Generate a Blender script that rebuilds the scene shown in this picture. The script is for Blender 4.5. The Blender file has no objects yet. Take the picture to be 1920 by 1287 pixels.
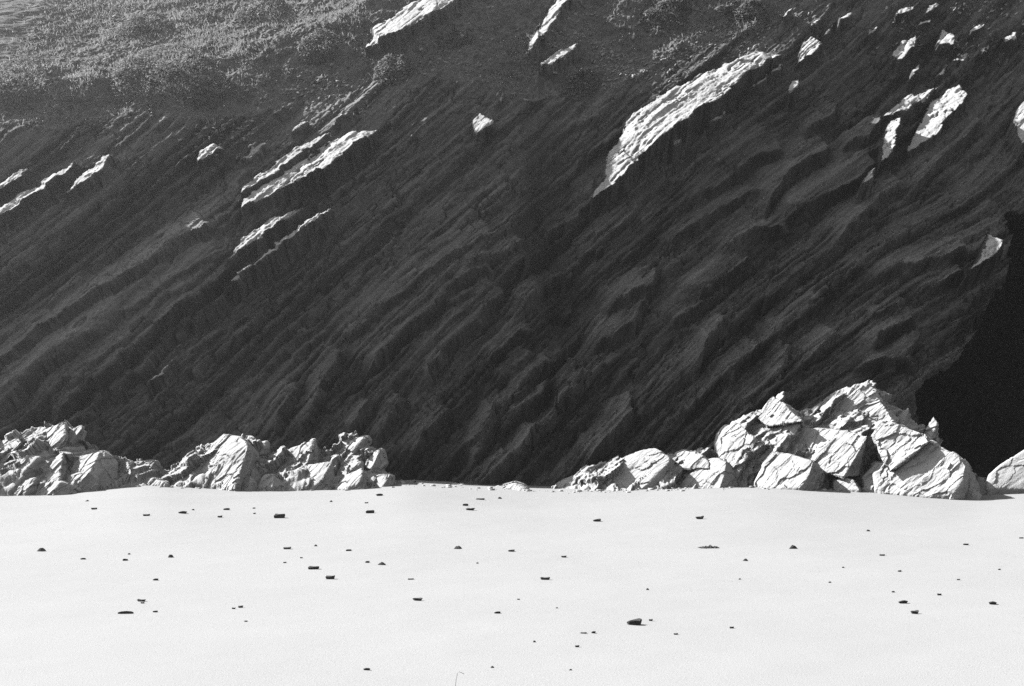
import bpy, bmesh, math, random
import numpy as np
from mathutils import Vector

# ------------------------------------------------------------------ camera, sky, sun, exposure
scene = bpy.context.scene
COL = scene.collection
FPX = 2667.0                      # focal length in photo pixels (50 mm on 36 mm, 1920 px wide)
CAM_H = 2.5
HORIZON = 748.0                   # photo row of eye level
cam_d = bpy.data.cameras.new('camera'); cam = bpy.data.objects.new('camera', cam_d); COL.objects.link(cam)
cam_d.sensor_width = 36.0; cam_d.lens = 50.0; cam_d.clip_end = 2000.0
cam.location = (0, 0, CAM_H)
PITCH = math.atan((HORIZON - 643.5) / FPX)
cam.rotation_euler = (math.pi / 2 + PITCH, 0, 0)
scene.camera = cam

SUN = Vector((-0.70, 0.335, 0.62)).normalized()      # direction towards the sun
elev = math.asin(SUN.z); azim = math.atan2(SUN.x, SUN.y)
world = bpy.data.worlds.new('World'); scene.world = world; world.use_nodes = True
wn = world.node_tree.nodes; wl = world.node_tree.links
sky = wn.new('ShaderNodeTexSky'); sky.sky_type = 'NISHITA'; sky.sun_disc = False
sky.sun_elevation = elev; sky.sun_rotation = azim
bw = wn.new('ShaderNodeRGBToBW')                     # black and white film: only the brightness of the sky counts
wl.new(sky.outputs[0], bw.inputs[0])
wl.new(bw.outputs[0], wn['Background'].inputs[0])
wn['Background'].inputs[1].default_value = 0.092

sun_d = bpy.data.lights.new('sun', 'SUN'); sun_d.energy = 5.0; sun_d.angle = math.radians(0.53)
sun_d.color = (1, 1, 1)
sun = bpy.data.objects.new('sun', sun_d); COL.objects.link(sun)
sun.rotation_euler = (-SUN).to_track_quat('-Z', 'Y').to_euler()
sun.location = SUN * 80

vs = scene.view_settings
vs.view_transform = 'Standard'; vs.look = 'None'; vs.gamma = 1.0; vs.use_curve_mapping = False
vs.exposure = 1.54
cy = scene.cycles
cy.use_denoising = False                             # the sampling noise stands in for film grain
cy.max_bounces = 2; cy.diffuse_bounces = 0; cy.glossy_bounces = 0; cy.volume_bounces = 0
cy.sample_clamp_indirect = 4.0
cy.use_adaptive_sampling = True; cy.adaptive_threshold = 0.012; cy.adaptive_min_samples = 20

# ------------------------------------------------------------------ helpers
RNG = np.random.default_rng(7)
random.seed(7)
TAB = RNG.random((16, 256, 256)).astype(np.float32)

def vnoise(x, y, seed=0):
    t = TAB[seed % 16]
    o = (seed // 16) * 37 + seed * 11
    x = np.asarray(x, np.float32) + o + 1000.0; y = np.asarray(y, np.float32) + o * 0.7 + 1000.0
    xi = np.floor(x); yi = np.floor(y); fx = x - xi; fy = y - yi
    xi = xi.astype(np.int32); yi = yi.astype(np.int32)
    fx = fx * fx * fx * (fx * (fx * 6 - 15) + 10); fy = fy * fy * fy * (fy * (fy * 6 - 15) + 10)
    a = t[xi & 255, yi & 255]; b = t[(xi + 1) & 255, yi & 255]
    c = t[xi & 255, (yi + 1) & 255]; d = t[(xi + 1) & 255, (yi + 1) & 255]
    return ((a * (1 - fx) + b * fx) * (1 - fy) + (c * (1 - fx) + d * fx) * fy) * 2 - 1

def fbm(x, y, seed=0, octv=4, gain=0.5):
    s = 0; a = 1.0; f = 1.0; n = 0
    for k in range(octv):
        s = s + a * vnoise(x * f, y * f, seed + k); n += a; a *= gain; f *= 2.03
    return s / n

TAB3 = RNG.random((64, 64, 64)).astype(np.float32)
def vnoise3(P, seed=0):
    P = P.astype(np.float32) + 500.0 + seed * 17.3
    i = np.floor(P); f = P - i; i = i.astype(np.int32) & 63
    f = f * f * (3 - 2 * f); j = (i + 1) & 63
    x0, y0, z0 = i.T; x1, y1, z1 = j.T; fx, fy, fz = f.T
    T = TAB3
    c00 = T[x0, y0, z0] * (1 - fx) + T[x1, y0, z0] * fx
    c10 = T[x0, y1, z0] * (1 - fx) + T[x1, y1, z0] * fx
    c01 = T[x0, y0, z1] * (1 - fx) + T[x1, y0, z1] * fx
    c11 = T[x0, y1, z1] * (1 - fx) + T[x1, y1, z1] * fx
    return ((c00 * (1 - fy) + c10 * fy) * (1 - fz) + (c01 * (1 - fy) + c11 * fy) * fz) * 2 - 1

def sstep(a, b, x):
    t = np.clip((x - a) / (b - a), 0, 1); return t * t * (3 - 2 * t)

cp, sp = math.cos(PITCH), math.sin(PITCH)
def at(px, py, Y):
    """world point seen at photo pixel (px, py) at depth Y (metres along world Y)."""
    rx = (px - 960.0) / FPX; ru = (643.5 - py) / FPX
    dy = cp - ru * sp; dz = sp + ru * cp
    k = Y / dy
    return Vector((rx * k, Y, CAM_H + dz * k))
def ray(px, py):
    rx = (px - 960.0) / FPX; ru = (643.5 - py) / FPX
    return Vector((rx, cp - ru * sp, sp + ru * cp))
def to_px(X, Y, Z):
    Zc = Z - CAM_H
    fwd = Y * cp + Zc * sp; up = -Y * sp + Zc * cp
    fwd = np.maximum(fwd, 0.5)
    return 960 + FPX * X / fwd, 643.5 - FPX * up / fwd

def mesh_np(name, V, F):
    """quads/tris mesh from numpy arrays, flat shaded"""
    me = bpy.data.meshes.new(name)
    k = F.shape[1]
    me.vertices.add(len(V)); me.vertices.foreach_set('co', V.astype(np.float32).ravel())
    me.loops.add(F.size); me.loops.foreach_set('vertex_index', F.astype(np.int32).ravel())
    me.polygons.add(len(F)); me.polygons.foreach_set('loop_start', np.arange(0, F.size, k, dtype=np.int32))
    me.update(calc_edges=True)
    return me

def link(name, me, mat=None, parent=None):
    o = bpy.data.objects.new(name, me); COL.objects.link(o)
    if mat: me.materials.append(mat)
    if parent: o.parent = parent
    return o
def tag(o, label=None, cat=None, group=None, kind=None):
    if label: o['label'] = label
    if cat: o['category'] = cat
    if group: o['group'] = group
    if kind: o['kind'] = kind
    return o

# ------------------------------------------------------------------ materials
def grey(v): return (v, v, v, 1)
def new_mat(name, rough=0.95):
    m = bpy.data.materials.new(name); m.use_nodes = True
    n = m.node_tree.nodes; b = n['Principled BSDF']
    b.inputs['Roughness'].default_value = rough
    b.inputs['Specular IOR Level'].default_value = 0.15
    return m, n, m.node_tree.links, b
def rock_mat(name, lo, hi, attr=None, scale=1.0, bump=0.6, rough=0.92):
    m, n, l, b = new_mat(name, rough)
    tc = n.new('ShaderNodeTexCoord')
    a = n.new('ShaderNodeTexNoise'); a.inputs['Scale'].default_value = 1.3 * scale; a.inputs['Detail'].default_value = 6
    g = n.new('ShaderNodeTexNoise'); g.inputs['Scale'].default_value = 22 * scale; g.inputs['Detail'].default_value = 4
    l.new(tc.outputs['Object'], a.inputs['Vector']); l.new(tc.outputs['Object'], g.inputs['Vector'])
    mix = n.new('ShaderNodeMath'); mix.operation = 'ADD'
    l.new(a.outputs[0], mix.inputs[0]); l.new(g.outputs[0], mix.inputs[1])
    r = n.new('ShaderNodeMapRange'); r.inputs[1].default_value = 0.65; r.inputs[2].default_value = 1.35
    r.inputs[3].default_value = lo; r.inputs[4].default_value = hi
    l.new(mix.outputs[0], r.inputs[0])
    out = r.outputs[0]
    if attr:
        at_ = n.new('ShaderNodeAttribute'); at_.attribute_name = attr
        mu = n.new('ShaderNodeMath'); mu.operation = 'MULTIPLY'
        l.new(out, mu.inputs[0]); l.new(at_.outputs['Fac'], mu.inputs[1]); out = mu.outputs[0]
    l.new(out, b.inputs['Base Color'])
    bp = n.new('ShaderNodeBump'); bp.inputs['Strength'].default_value = bump; bp.inputs['Distance'].default_value = 0.03
    l.new(g.outputs[0], bp.inputs['Height']); l.new(bp.outputs[0], b.inputs['Normal'])
    return m

M_CLIFF = rock_mat('dark_slate', 0.85, 1.15, attr='tone')
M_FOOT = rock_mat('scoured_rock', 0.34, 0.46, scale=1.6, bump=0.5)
M_PEB = rock_mat('pebble_slate', 0.05, 0.10, scale=6)

def sand_mat():
    m, n, l, b = new_mat('sand', 1.0)
    tc = n.new('ShaderNodeTexCoord')
    a = n.new('ShaderNodeTexNoise'); a.inputs['Scale'].default_value = 0.25; a.inputs['Detail'].default_value = 5
    g = n.new('ShaderNodeTexNoise'); g.inputs['Scale'].default_value = 60; g.inputs['Detail'].default_value = 3
    for t in (a, g): l.new(tc.outputs['Object'], t.inputs['Vector'])
    mix = n.new('ShaderNodeMath'); mix.operation = 'MULTIPLY_ADD'; mix.inputs[1].default_value = 0.4
    l.new(a.outputs[0], mix.inputs[0]); l.new(g.outputs[0], mix.inputs[2])
    r = n.new('ShaderNodeMapRange'); r.inputs[1].default_value = 0.4; r.inputs[2].default_value = 1.0
    r.inputs[3].default_value = 0.24; r.inputs[4].default_value = 0.30
    l.new(mix.outputs[0], r.inputs[0]); l.new(r.outputs[0], b.inputs['Base Color'])
    bp = n.new('ShaderNodeBump'); bp.inputs['Strength'].default_value = 0.25; bp.inputs['Distance'].default_value = 0.02
    l.new(g.outputs[0], bp.inputs['Height']); l.new(bp.outputs[0], b.inputs['Normal'])
    return m
M_SAND = sand_mat()

# ------------------------------------------------------------------ sand
CRX = np.array([-900, -200, 0, 120, 215, 280, 400, 520, 640, 760, 900, 1040, 1200, 1330, 1450, 1600, 1700, 1830, 1900, 2100, 2800], float)
CRY = np.array([925, 926, 926, 921, 911, 907, 914, 916, 915, 906, 914, 920, 918, 912, 911, 918, 922, 928, 923, 918, 918], float)
_x = np.arange(-900, 2801, 10.0); _k = np.exp(-(np.arange(-12, 13) / 5.0) ** 2)
_y = np.convolve(np.pad(np.interp(_x, CRX, CRY), 12, mode='edge'), _k / _k.sum(), 'valid'); CRX, CRY = _x, _y
CRZ = CAM_H - (CRY - HORIZON) * 38.0 / FPX
def sand_z(X, Y):
    X = np.asarray(X, float); Y = np.asarray(Y, float)
    px = 960 + X / np.maximum(Y, 5) * FPX
    zc = np.interp(px, CRX, CRZ)
    k = sstep(22, 37.5, Y)
    z = zc * k - 0.02 * np.maximum(Y - 38.5, 0)
    z = z + 0.02 * fbm(X * 0.3, Y * 0.3, 3, 3) + 0.006 * fbm(X * 1.7, Y * 1.7, 5, 3)
    return z
def sand_z1(x, y): return float(sand_z(np.array([x]), np.array([y]))[0])
xs = np.concatenate([np.linspace(-120, -24, 24), np.linspace(-23.5, 23.5, 420), np.linspace(24, 120, 24)])
ys = np.concatenate([np.linspace(-120, 4, 40), np.linspace(4.3, 46, 520), np.linspace(47, 70, 20)])
GX, GY = np.meshgrid(xs, ys, indexing='ij')
V = np.stack([GX, GY, sand_z(GX, GY)], -1).reshape(-1, 3)
idx = np.arange(len(xs) * len(ys)).reshape(len(xs), len(ys))
F = np.stack([idx[:-1, :-1], idx[1:, :-1], idx[1:, 1:], idx[:-1, 1:]], -1).reshape(-1, 4)
me = mesh_np('sand', V, F); me.polygons.foreach_set('use_smooth', np.ones(len(F), bool))
tag(link('sand', me, M_SAND), 'pale smooth dry sand of the beach', 'sand', kind='structure')

# ------------------------------------------------------------------ cliff: height field on a plane leaning back
SLOPE = math.radians(63.0); FOOT_Y = 40.0
cs, ss = math.cos(SLOPE), math.sin(SLOPE)
du = 0.031
us = np.concatenate([-17.5 - np.cumsum(np.linspace(0.05, 1.2, 40))[::-1], np.arange(-17.5, 17.5, du), 17.5 + np.cumsum(np.linspace(0.05, 1.2, 40))])
vv = np.concatenate([np.linspace(-1.5, -0.6, 10), np.arange(-0.5, 23.0, du), np.arange(23.0, 28.0, 0.06), 28.0 + np.cumsum(np.linspace(0.1, 1.0, 20))])
U, W = np.meshgrid(us, vv, indexing='ij'); U = U.astype(np.float32); W = W.astype(np.float32)

def place(d, rec=0.0):
    X = U; Y = FOOT_Y + W * cs - d * ss + rec; Z = W * ss + d * cs
    return X, Y, Z
PX, PY = to_px(*place(np.zeros_like(U)))

def poly_dist(px, py, pts):
    """signed distance (positive on the left/upper side when walking to the right) and along-parameter"""
    pts = np.array(pts, float)
    best = np.full(px.shape, 1e9, np.float32); sgn = np.ones(px.shape, np.float32); par = np.zeros(px.shape, np.float32)
    L = np.concatenate([[0], np.cumsum(np.hypot(*np.diff(pts, axis=0).T))])
    for i in range(len(pts) - 1):
        ax, ay = pts[i]; bx, by = pts[i + 1]; ex, ey = bx - ax, by - ay; ll = ex * ex + ey * ey
        t = np.clip(((px - ax) * ex + (py - ay) * ey) / ll, 0, 1)
        dx = px - ax - t * ex; dy = py - ay - t * ey
        d = np.hypot(dx, dy); c = ex * dy - ey * dx
        m = d < best
        best[m] = d[m]; sgn[m] = np.where(c[m] < 0, 1, -1); par[m] = (L[i] + t[m] * (L[i + 1] - L[i]))
    return best * sgn, par, L[-1]
def in_poly(px, py, pts):
    pts = np.array(pts, float); r = np.zeros(px.shape, bool); n = len(pts); j = n - 1
    for i in range(n):
        xi, yi = pts[i]; xj, yj = pts[j]
        c = ((yi > py) != (yj > py)) & (px < (xj - xi) * (py - yi) / (yj - yi + 1e-9) + xi)
        r ^= c; j = i
    return r

# --- large forms -------------------------------------------------
VEGX = [-900, 0, 120, 250, 400, 520, 640, 740, 880, 1000, 1150, 1290, 1400, 1500, 1620, 1760, 1950, 2600]
VEGY = [310, 296, 285, 262, 262, 235, 205, 190, 215, 240, 205, 150, 105, 70, 30, -10, -50, -60]
veg_line = np.interp(PX, VEGX, VEGY)
above = np.maximum(veg_line + 25 * fbm(PX / 130, PY / 130, 2, 3) - PY, 0) / 62.0
d = -above * np.tan(np.radians(9.0 + 5.0 * (1 - sstep(350, 900, PX)))) * sstep(0, 1.5, above)
above2 = np.maximum(np.interp(PX, [-900, 0, 200, 400, 600, 760, 900], [190, 178, 150, 112, 45, -60, -220]) + 18 * fbm(PX / 90, PY / 90, 5, 3) - PY, 0) / 62.0
d -= above2 * math.tan(math.radians(27.0)) * sstep(0, 1.0, above2)        # the hillside lies back behind the brow at upper left
d -= 0.35 * sstep(380, 620, PY)                                   # the face is slightly dished
d -= np.maximum(W - 23.5, 0) ** 1.6 * 0.16                       # rounds over to the plateau out of frame
d += 0.35 * fbm(U * 0.16, W * 0.16, 1, 2)
GUL = [(1010, 190), (1010, 330), (1003, 430), (1045, 560), (1085, 640)]
gd, gp, gl = poly_dist(PX, PY, GUL)
d -= 1.5 * np.where(gd > 0, np.exp(-(gd / 95) ** 2), np.exp(-(gd / 24) ** 2)) * sstep(0, 120, gp + 40) * sstep(0, 130, gl - gp + 20)
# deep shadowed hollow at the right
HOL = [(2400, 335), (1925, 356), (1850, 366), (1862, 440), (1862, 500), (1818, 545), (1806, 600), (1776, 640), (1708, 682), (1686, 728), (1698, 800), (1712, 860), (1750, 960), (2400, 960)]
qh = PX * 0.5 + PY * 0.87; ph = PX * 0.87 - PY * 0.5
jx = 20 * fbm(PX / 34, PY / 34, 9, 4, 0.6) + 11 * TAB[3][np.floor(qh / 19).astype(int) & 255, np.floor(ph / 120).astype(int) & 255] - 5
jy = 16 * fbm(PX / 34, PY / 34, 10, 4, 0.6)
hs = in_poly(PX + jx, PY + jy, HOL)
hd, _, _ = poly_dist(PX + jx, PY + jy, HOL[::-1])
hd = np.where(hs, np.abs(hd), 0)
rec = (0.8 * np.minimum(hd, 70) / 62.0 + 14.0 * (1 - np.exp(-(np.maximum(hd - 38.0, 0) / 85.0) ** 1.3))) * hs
d += 0.32 * np.exp(-((PX - 1745) / 150) ** 2 - ((PY - 330) / 200) ** 2)
MACRO = d.copy()
PX, PY = to_px(*place(MACRO))

# --- bedding direction field and the coordinate q across the beds --
TH = [(0, 700, 34), (200, 600, 34), (400, 480, 35), (550, 320, 34), (100, 340, 33), (620, 600, 44), (480, 740, 50), (250, 780, 42), (700, 700, 48), (850, 560, 44),
      (950, 470, 40), (800, 820, 57), (1000, 800, 54), (1150, 640, 46), (1300, 760, 60), (1200, 300, 43), (1300, 200, 38), (1400, 400, 37), (1500, 400, 38),
      (1560, 330, 33), (1480, 600, 50), (1600, 520, 48), (1720, 250, 48), (1850, 250, 54), (1720, 500, 24), (1820, 430, 22), (1680, 650, 32), (1400, 720, 45), (1600, 700, 25), (800, 350, 38), (-200, 500, 33), (2100, 300, 55), (700, 100, 38), (1100, 60, 40), (600, 850, 52), (100, 850, 38)]
CX = np.arange(-700, 2700, 20.0); CYY = np.arange(-700, 1100, 20.0)
gx, gy = np.meshgrid(CX, CYY, indexing='ij')
wsum = 0; ang = 0
for (x, y, a) in TH:
    w_ = 1.0 / (((gx - x) ** 2 + (gy - y) ** 2) + 60 ** 2) ** 1.5
    wsum = wsum + w_; ang = ang + w_ * a
ang = np.radians(ang / wsum)
TX, TY = np.sin(ang) * 20, np.cos(ang) * 20
ex = 0.5 * (TX[1:] + TX[:-1]); ey = 0.5 * (TY[:, 1:] + TY[:, :-1])
def lap(q):
    r = np.zeros_like(q)
    g = q[1:] - q[:-1]; r[1:] += g; r[:-1] -= g
    g = q[:, 1:] - q[:, :-1]; r[:, 1:] += g; r[:, :-1] -= g
    return r
b = np.zeros_like(gx); b[1:] += ex; b[:-1] -= ex; b[:, 1:] += ey; b[:, :-1] -= ey
q = gx * 0.64 + gy * 0.77; r = b - lap(q); p_ = r.copy(); rs = (r * r).sum()
for _ in range(300):
    Ap = lap(p_); al = rs / ((p_ * Ap).sum() + 1e-12); q += al * p_; r -= al * Ap
    rn = (r * r).sum(); p_ = r + (rn / rs) * p_; rs = rn
    if rs < 1e-3: break
def coarse(A, px, py):
    fx = np.clip((px + 700) / 20, 0, len(CX) - 1.001); fy = np.clip((py + 700) / 20, 0, len(CYY) - 1.001)
    i = fx.astype(int); j = fy.astype(int); fx = fx - i; fy = fy - j
    return (A[i, j] * (1 - fx) + A[i + 1, j] * fx) * (1 - fy) + (A[i, j + 1] * (1 - fx) + A[i + 1, j + 1] * fx) * fy
Q = coarse(q, PX, PY).astype(np.float32); P = (PX * 0.77 - PY * 0.64).astype(np.float32)

def cell(a, b_, seed):
    """unsmoothed cell noise in -1..1"""
    return TAB[seed % 16][np.floor(a).astype(np.int32) & 255, np.floor(b_).astype(np.int32) & 255] * 2 - 1
def layers(Q, P, tmin, tmax, tilt, jit, seed, plen, sharp, blk, joint, off):
    rg = np.random.default_rng(seed)
    lo, hi = Q.min() - 200, Q.max() + 200
    B = np.cumsum(rg.uniform(tmin, tmax, int((hi - lo) / ((tmin + tmax) * 0.5)) + 50)) + lo
    q_ = Q + jit * fbm(P / (jit * 9), Q / (jit * 4.0), seed % 13, 4, 0.6)
    pw = P + 0.35 * Q + joint * 0.35 * fbm(P / joint, Q / joint * 1.5, 3, 3)
    k0 = np.clip(np.searchsorted(B, q_.ravel()).reshape(Q.shape), 1, len(B) - 1)
    q_ = q_ + blk * cell(pw / joint + k0 * 3.37, k0, seed % 7) + 0.5 * blk * cell(pw / joint * 2.3 + k0 * 1.37, k0 + 40, seed % 5)
    k = np.clip(np.searchsorted(B, q_.ravel()).reshape(Q.shape), 1, len(B) - 1)
    f = (q_ - B[k - 1]) / (B[k] - B[k - 1])
    A = (0.15 + 0.85 * rg.random(len(B)) ** 1.3)[k]
    th = (B[k] - B[k - 1]) / 62.0
    mod = sstep(-0.45, 0.35, vnoise(P / plen + k * 7.31, k * 3.17, seed % 11))
    A = A * mod * th
    dw = np.clip(5.0 / (B[k] - B[k - 1]), 0.08, 0.3)                  # width of the broken face of the bed
    g_ = np.where(f < 1 - dw, f / (1 - dw), (1 - f) / dw)
    return A * (math.tan(math.radians(tilt)) * (g_ - 0.5) - sharp * np.exp(-f * 11.0) * (1 - np.exp(-f * 60)) + off * cell(pw / joint * 1.1 + k * 5.1, k + 9, 6)), k, rg.random(len(B))[k]
def facets(a, b_, seed, ga, gb, h):
    """broken blocks: every cell is a tilted plane of its own. a, b_ in cell units -> height (unit h), edge distance, id noise"""
    ia = np.floor(a).astype(np.int32); ib = np.floor(b_).astype(np.int32)
    best = np.full(a.shape, 1e9, np.float32); sec = best.copy(); out = np.zeros(a.shape, np.float32); rid = out.copy()
    T0, T1_, T2_, T3_, T4_ = (TAB[(seed + k) % 16] for k in range(5))
    for oa in (-1, 0, 1):
        for ob in (-1, 0, 1):
            ca = ia + oa; cb = ib + ob; u_, v_ = ca & 255, cb & 255
            da = a - (ca + 0.15 + 0.7 * T0[u_, v_]); db = b_ - (cb + 0.15 + 0.7 * T1_[u_, v_])
            dd = da * da + db * db
            hh = h * (T2_[u_, v_] * 2 - 1) + da * (ga * (0.3 + 1.4 * T3_[u_, v_])) + db * (gb * (0.3 + 1.4 * T4_[u_, v_]))
            m = dd < best
            sec = np.where(m, best, np.minimum(sec, dd)); out = np.where(m, hh, out); rid = np.where(m, T2_[u_, v_], rid); best = np.where(m, dd, best)
    return out, np.sqrt(sec) - np.sqrt(best), rid

rockm = 1 - sstep(0.2, 1.3, above)                      # 1 on bare rock, 0 on the overgrown slope
wx = 9 * fbm(PX / 40, PY / 40, 4, 4, 0.6); wy = 9 * fbm(PX / 40, PY / 40, 8, 4, 0.6)
l1, k1, c1 = layers(Q, P, 26, 96, 30, 7, 21, 330, 0.32, 9, 75, 0.10)
l2, k2, c2 = layers(Q, P, 8, 26, 34, 3.0, 22, 140, 0.5, 3, 46, 0.12)
l3, k3, c3 = layers(Q, P, 3.5, 9, 30, 1.5, 23, 45, 0.4, 1.5, 14, 0.3)
amp = 0.65 + (0.35 + 0.55 * sstep(300, 600, PX)) * sstep(330, 560, PY) + 0.3 * sstep(1150, 1400, PX) * sstep(230, 400, PY)
crack = sstep(0.86, 0.97, 1 - np.abs(vnoise(P / 46 + 0.6 * wx / 9, Q / 8.0, 7))) * sstep(-0.1, 0.5, vnoise(P / 70, Q / 30, 9))
crack += 0.7 * sstep(0.9, 0.98, 1 - np.abs(vnoise(P / 20, Q / 26, 10) + 0.5 * vnoise(PX / 9, PY / 9, 3))) * sstep(0.1, 0.6, vnoise(P / 60, Q / 50, 12))
d = MACRO + rockm * amp * (1.3 * l1 + 1.5 * l2 + 1.1 * l3) - rockm * 0.2 * crack
f1, e1, r1 = facets(P / 60 + wx / 20, Q / 34 + wy / 20, 3, 0.02, 0.13, 0.13)     # broken blocks low in the middle and at the right
f2, e2, r2 = facets(P / 25 + wx / 15, Q / 13 + wy / 15, 6, 0.01, 0.06, 0.06)
chunk = np.exp(-((PX - 1000) / 170) ** 2 - ((PY - 720) / 140) ** 2) + 0.8 * np.exp(-((PX - 1330) / 120) ** 2 - ((PY - 760) / 80) ** 2) + 0.7 * np.exp(-((PX - 1680) / 110) ** 2 - ((PY - 620) / 90) ** 2) + 0.8 * sstep(1450, 1560, PX) * (1 - sstep(90, 170, PY)) + 0.35 * sstep(560, 800, PY)
chunk = np.clip(chunk, 0, 1) * sstep(-0.5, 0.3, vnoise(PX / 90, PY / 90, 2))
d += (chunk * f1 + (0.3 + 0.7 * chunk) * f2) * np.maximum(rockm, 0.7)

# --- traced ledges: (points from lower left to upper right, width px, height m)
EDGES = [
 ([(-60, 808), (0, 767), (144, 660), (277, 567), (377, 500), (421, 487)], 75, .33),
 ([(-60, 730), (0, 690), (134, 587), (214, 540), (321, 477), (401, 433)], 60, .24),
 ([(100, 800), (117, 784), (214, 694), (277, 644), (334, 594), (424, 527), (468, 500)], 90, .34),
 ([(337, 680), (421, 620)], 12, .10), ([(424, 630), (464, 600)], 12, .08), ([(254, 777), (307, 724)], 12, .08), ([(204, 807), (227, 790)], 10, .08),
 ([(427, 545), (455, 530)], 10, .08), ([(505, 488), (552, 458)], 12, .12),
 ([(687, 714), (740, 647), (780, 607), (827, 570), (844, 544), (887, 520), (924, 510)], 70, .34),
 ([(640, 650), (723, 570), (790, 527), (857, 480), (930, 447)], 60, .16),
 ([(790, 737), (807, 707), (837, 670), (874, 627), (924, 577), (950, 547)], 60, .32),
 ([(830, 577), (894, 557)], 30, .14), ([(860, 515), (934, 487), (987, 450)], 45, .2),
 ([(930, 727), (980, 684), (1000, 660)], 40, .25), ([(905, 690), (960, 640), (1000, 620)], 40, .2), ([(960, 750), (1000, 700), (1040, 680)], 40, .22),
 ([(1104, 664), (1161, 634), (1188, 617), (1201, 580), (1224, 574)], 80, .33),
 ([(1120, 600), (1208, 559), (1221, 550), (1229, 503)], 70, .26), ([(1054, 617), (1071, 594), (1067, 574)], 35, .2),
 ([(920, 824), (957, 784), (1017, 750), (1027, 714)], 60, .35), ([(1090, 890), (1124, 854), (1181, 794), (1176, 740)], 60, .5), ([(1067, 740), (1107, 707)], 35, .2),
 ([(650, 817), (703, 760)], 40, .3), ([(560, 830), (600, 740), (650, 660)], 45, .25), ([(515, 830), (560, 720)], 45, .25), ([(700, 840), (760, 740)], 35, .25),
 ([(880, 880), (920, 810), (935, 760)], 40, .3), ([(960, 880), (1010, 800)], 40, .3), ([(760, 880), (800, 820), (850, 770)], 45, .3),
 ([(1280, 574), (1340, 540), (1380, 513), (1417, 493)], 55, .3), ([(1450, 664), (1467, 634), (1514, 590), (1547, 574)], 45, .25),
 ([(1614, 543), (1634, 527), (1747, 497), (1814, 473)], 55, .3), ([(1694, 567), (1754, 543), (1808, 513)], 45, .3), ([(1624, 607), (1697, 573)], 35, .25),
 ([(1630, 677), (1644, 637), (1717, 610)], 45, .3), ([(1671, 680), (1727, 643)], 35, .3), ([(1597, 694), (1711, 680)], 40, .3), ([(1363, 730), (1380, 700), (1427, 643)], 40, .22), ([(1510, 690), (1570, 620)], 40, .22),
 ([(1457, 427), (1564, 371), (1600, 347), (1648, 312)], 90, .3), ([(1423, 430), (1443, 374), (1514, 310), (1560, 285)], 60, .32),
 ([(1320, 327), (1440, 250)], 40, .16), ([(1280, 397), (1353, 354), (1420, 300), (1470, 290)], 50, .24), ([(1494, 267), (1554, 230), (1574, 200)], 45, .24),
 ([(1567, 287), (1621, 274), (1647, 247), (1650, 217)], 50, .25), ([(1694, 384), (1770, 300), (1844, 234)], 70, .3), ([(1240, 470), (1330, 410), (1420, 365)], 45, .2),
 ([(1340, 480), (1420, 440), (1480, 430)], 45, .22), ([(1250, 620), (1290, 590), (1330, 570)], 40, .2), ([(1560, 470), (1620, 400), (1690, 350)], 60, .25),
 ([(1290, 720), (1330, 640), (1370, 600)], 40, .25), ([(1450, 720), (1480, 650)], 35, .2),
]
bed_id = np.zeros(U.shape, np.int16); bed_tone = np.zeros(U.shape, np.float32)
for n_, (pts, w, h) in enumerate(EDGES):
    a_ = np.array(pts); m = (PX > a_[:, 0].min() - w - 20) & (PX < a_[:, 0].max() + w + 20) & (PY > a_[:, 1].min() - w - 20) & (PY < a_[:, 1].max() + w + 20)
    bj = 3.5 * cell(P[m] / 64 + 0.06 * wx[m], Q[m] / 200, 4) + 1.2 * cell(P[m] / 21 + 0.1 * wy[m], Q[m] / 200, 5)
    sd, pa, L = poly_dist(PX[m] + wx[m] * 0.75 + 0.64 * bj, PY[m] + wy[m] * 0.75 + 0.77 * bj, pts)
    ends = sstep(-1, min(40, L * 0.25), pa) * sstep(-1, min(16, L * 0.15), L - pa)
    if L > 55:
        bi = bed_id[m]; bi[(sd > 0.5) & (sd < 0.85 * w) & (ends > 0.12)] = 200 + n_; bed_id[m] = bi
    bt = bed_tone[m]; bt = np.maximum(bt, np.where(sd > 0, np.clip(1 - sd / w, 0, 1), 0) * ends); bed_tone[m] = bt
    flat = sstep(0, 4, sd) * (1 - sstep(0.6 * w, w, sd)) * ends * 0.65        # the beds themselves are planar
    d[m] = d[m] * (1 - flat) + (MACRO[m] - 0.05 * crack[m] * rockm[m]) * flat
    fw = 4.0 + 5.0 * (0.5 + 0.5 * vnoise(PX[m] / 6, PY[m] / 6, 7)) + 2.5 * vnoise(P[m] / 3.5, Q[m] / 3.5, 2)     # uneven width of the broken face
    dn = np.clip(-sd / np.maximum(fw, 2.0), 0, 1)
    d[m] += np.where(sd > 0, 1.65 * h * np.clip(1 - sd / w, 0, 1), 1.65 * h * (1 - dn) - 1.0 * h * dn * np.exp(np.minimum(sd + fw, 0) / 7.0)) * ends

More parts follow.
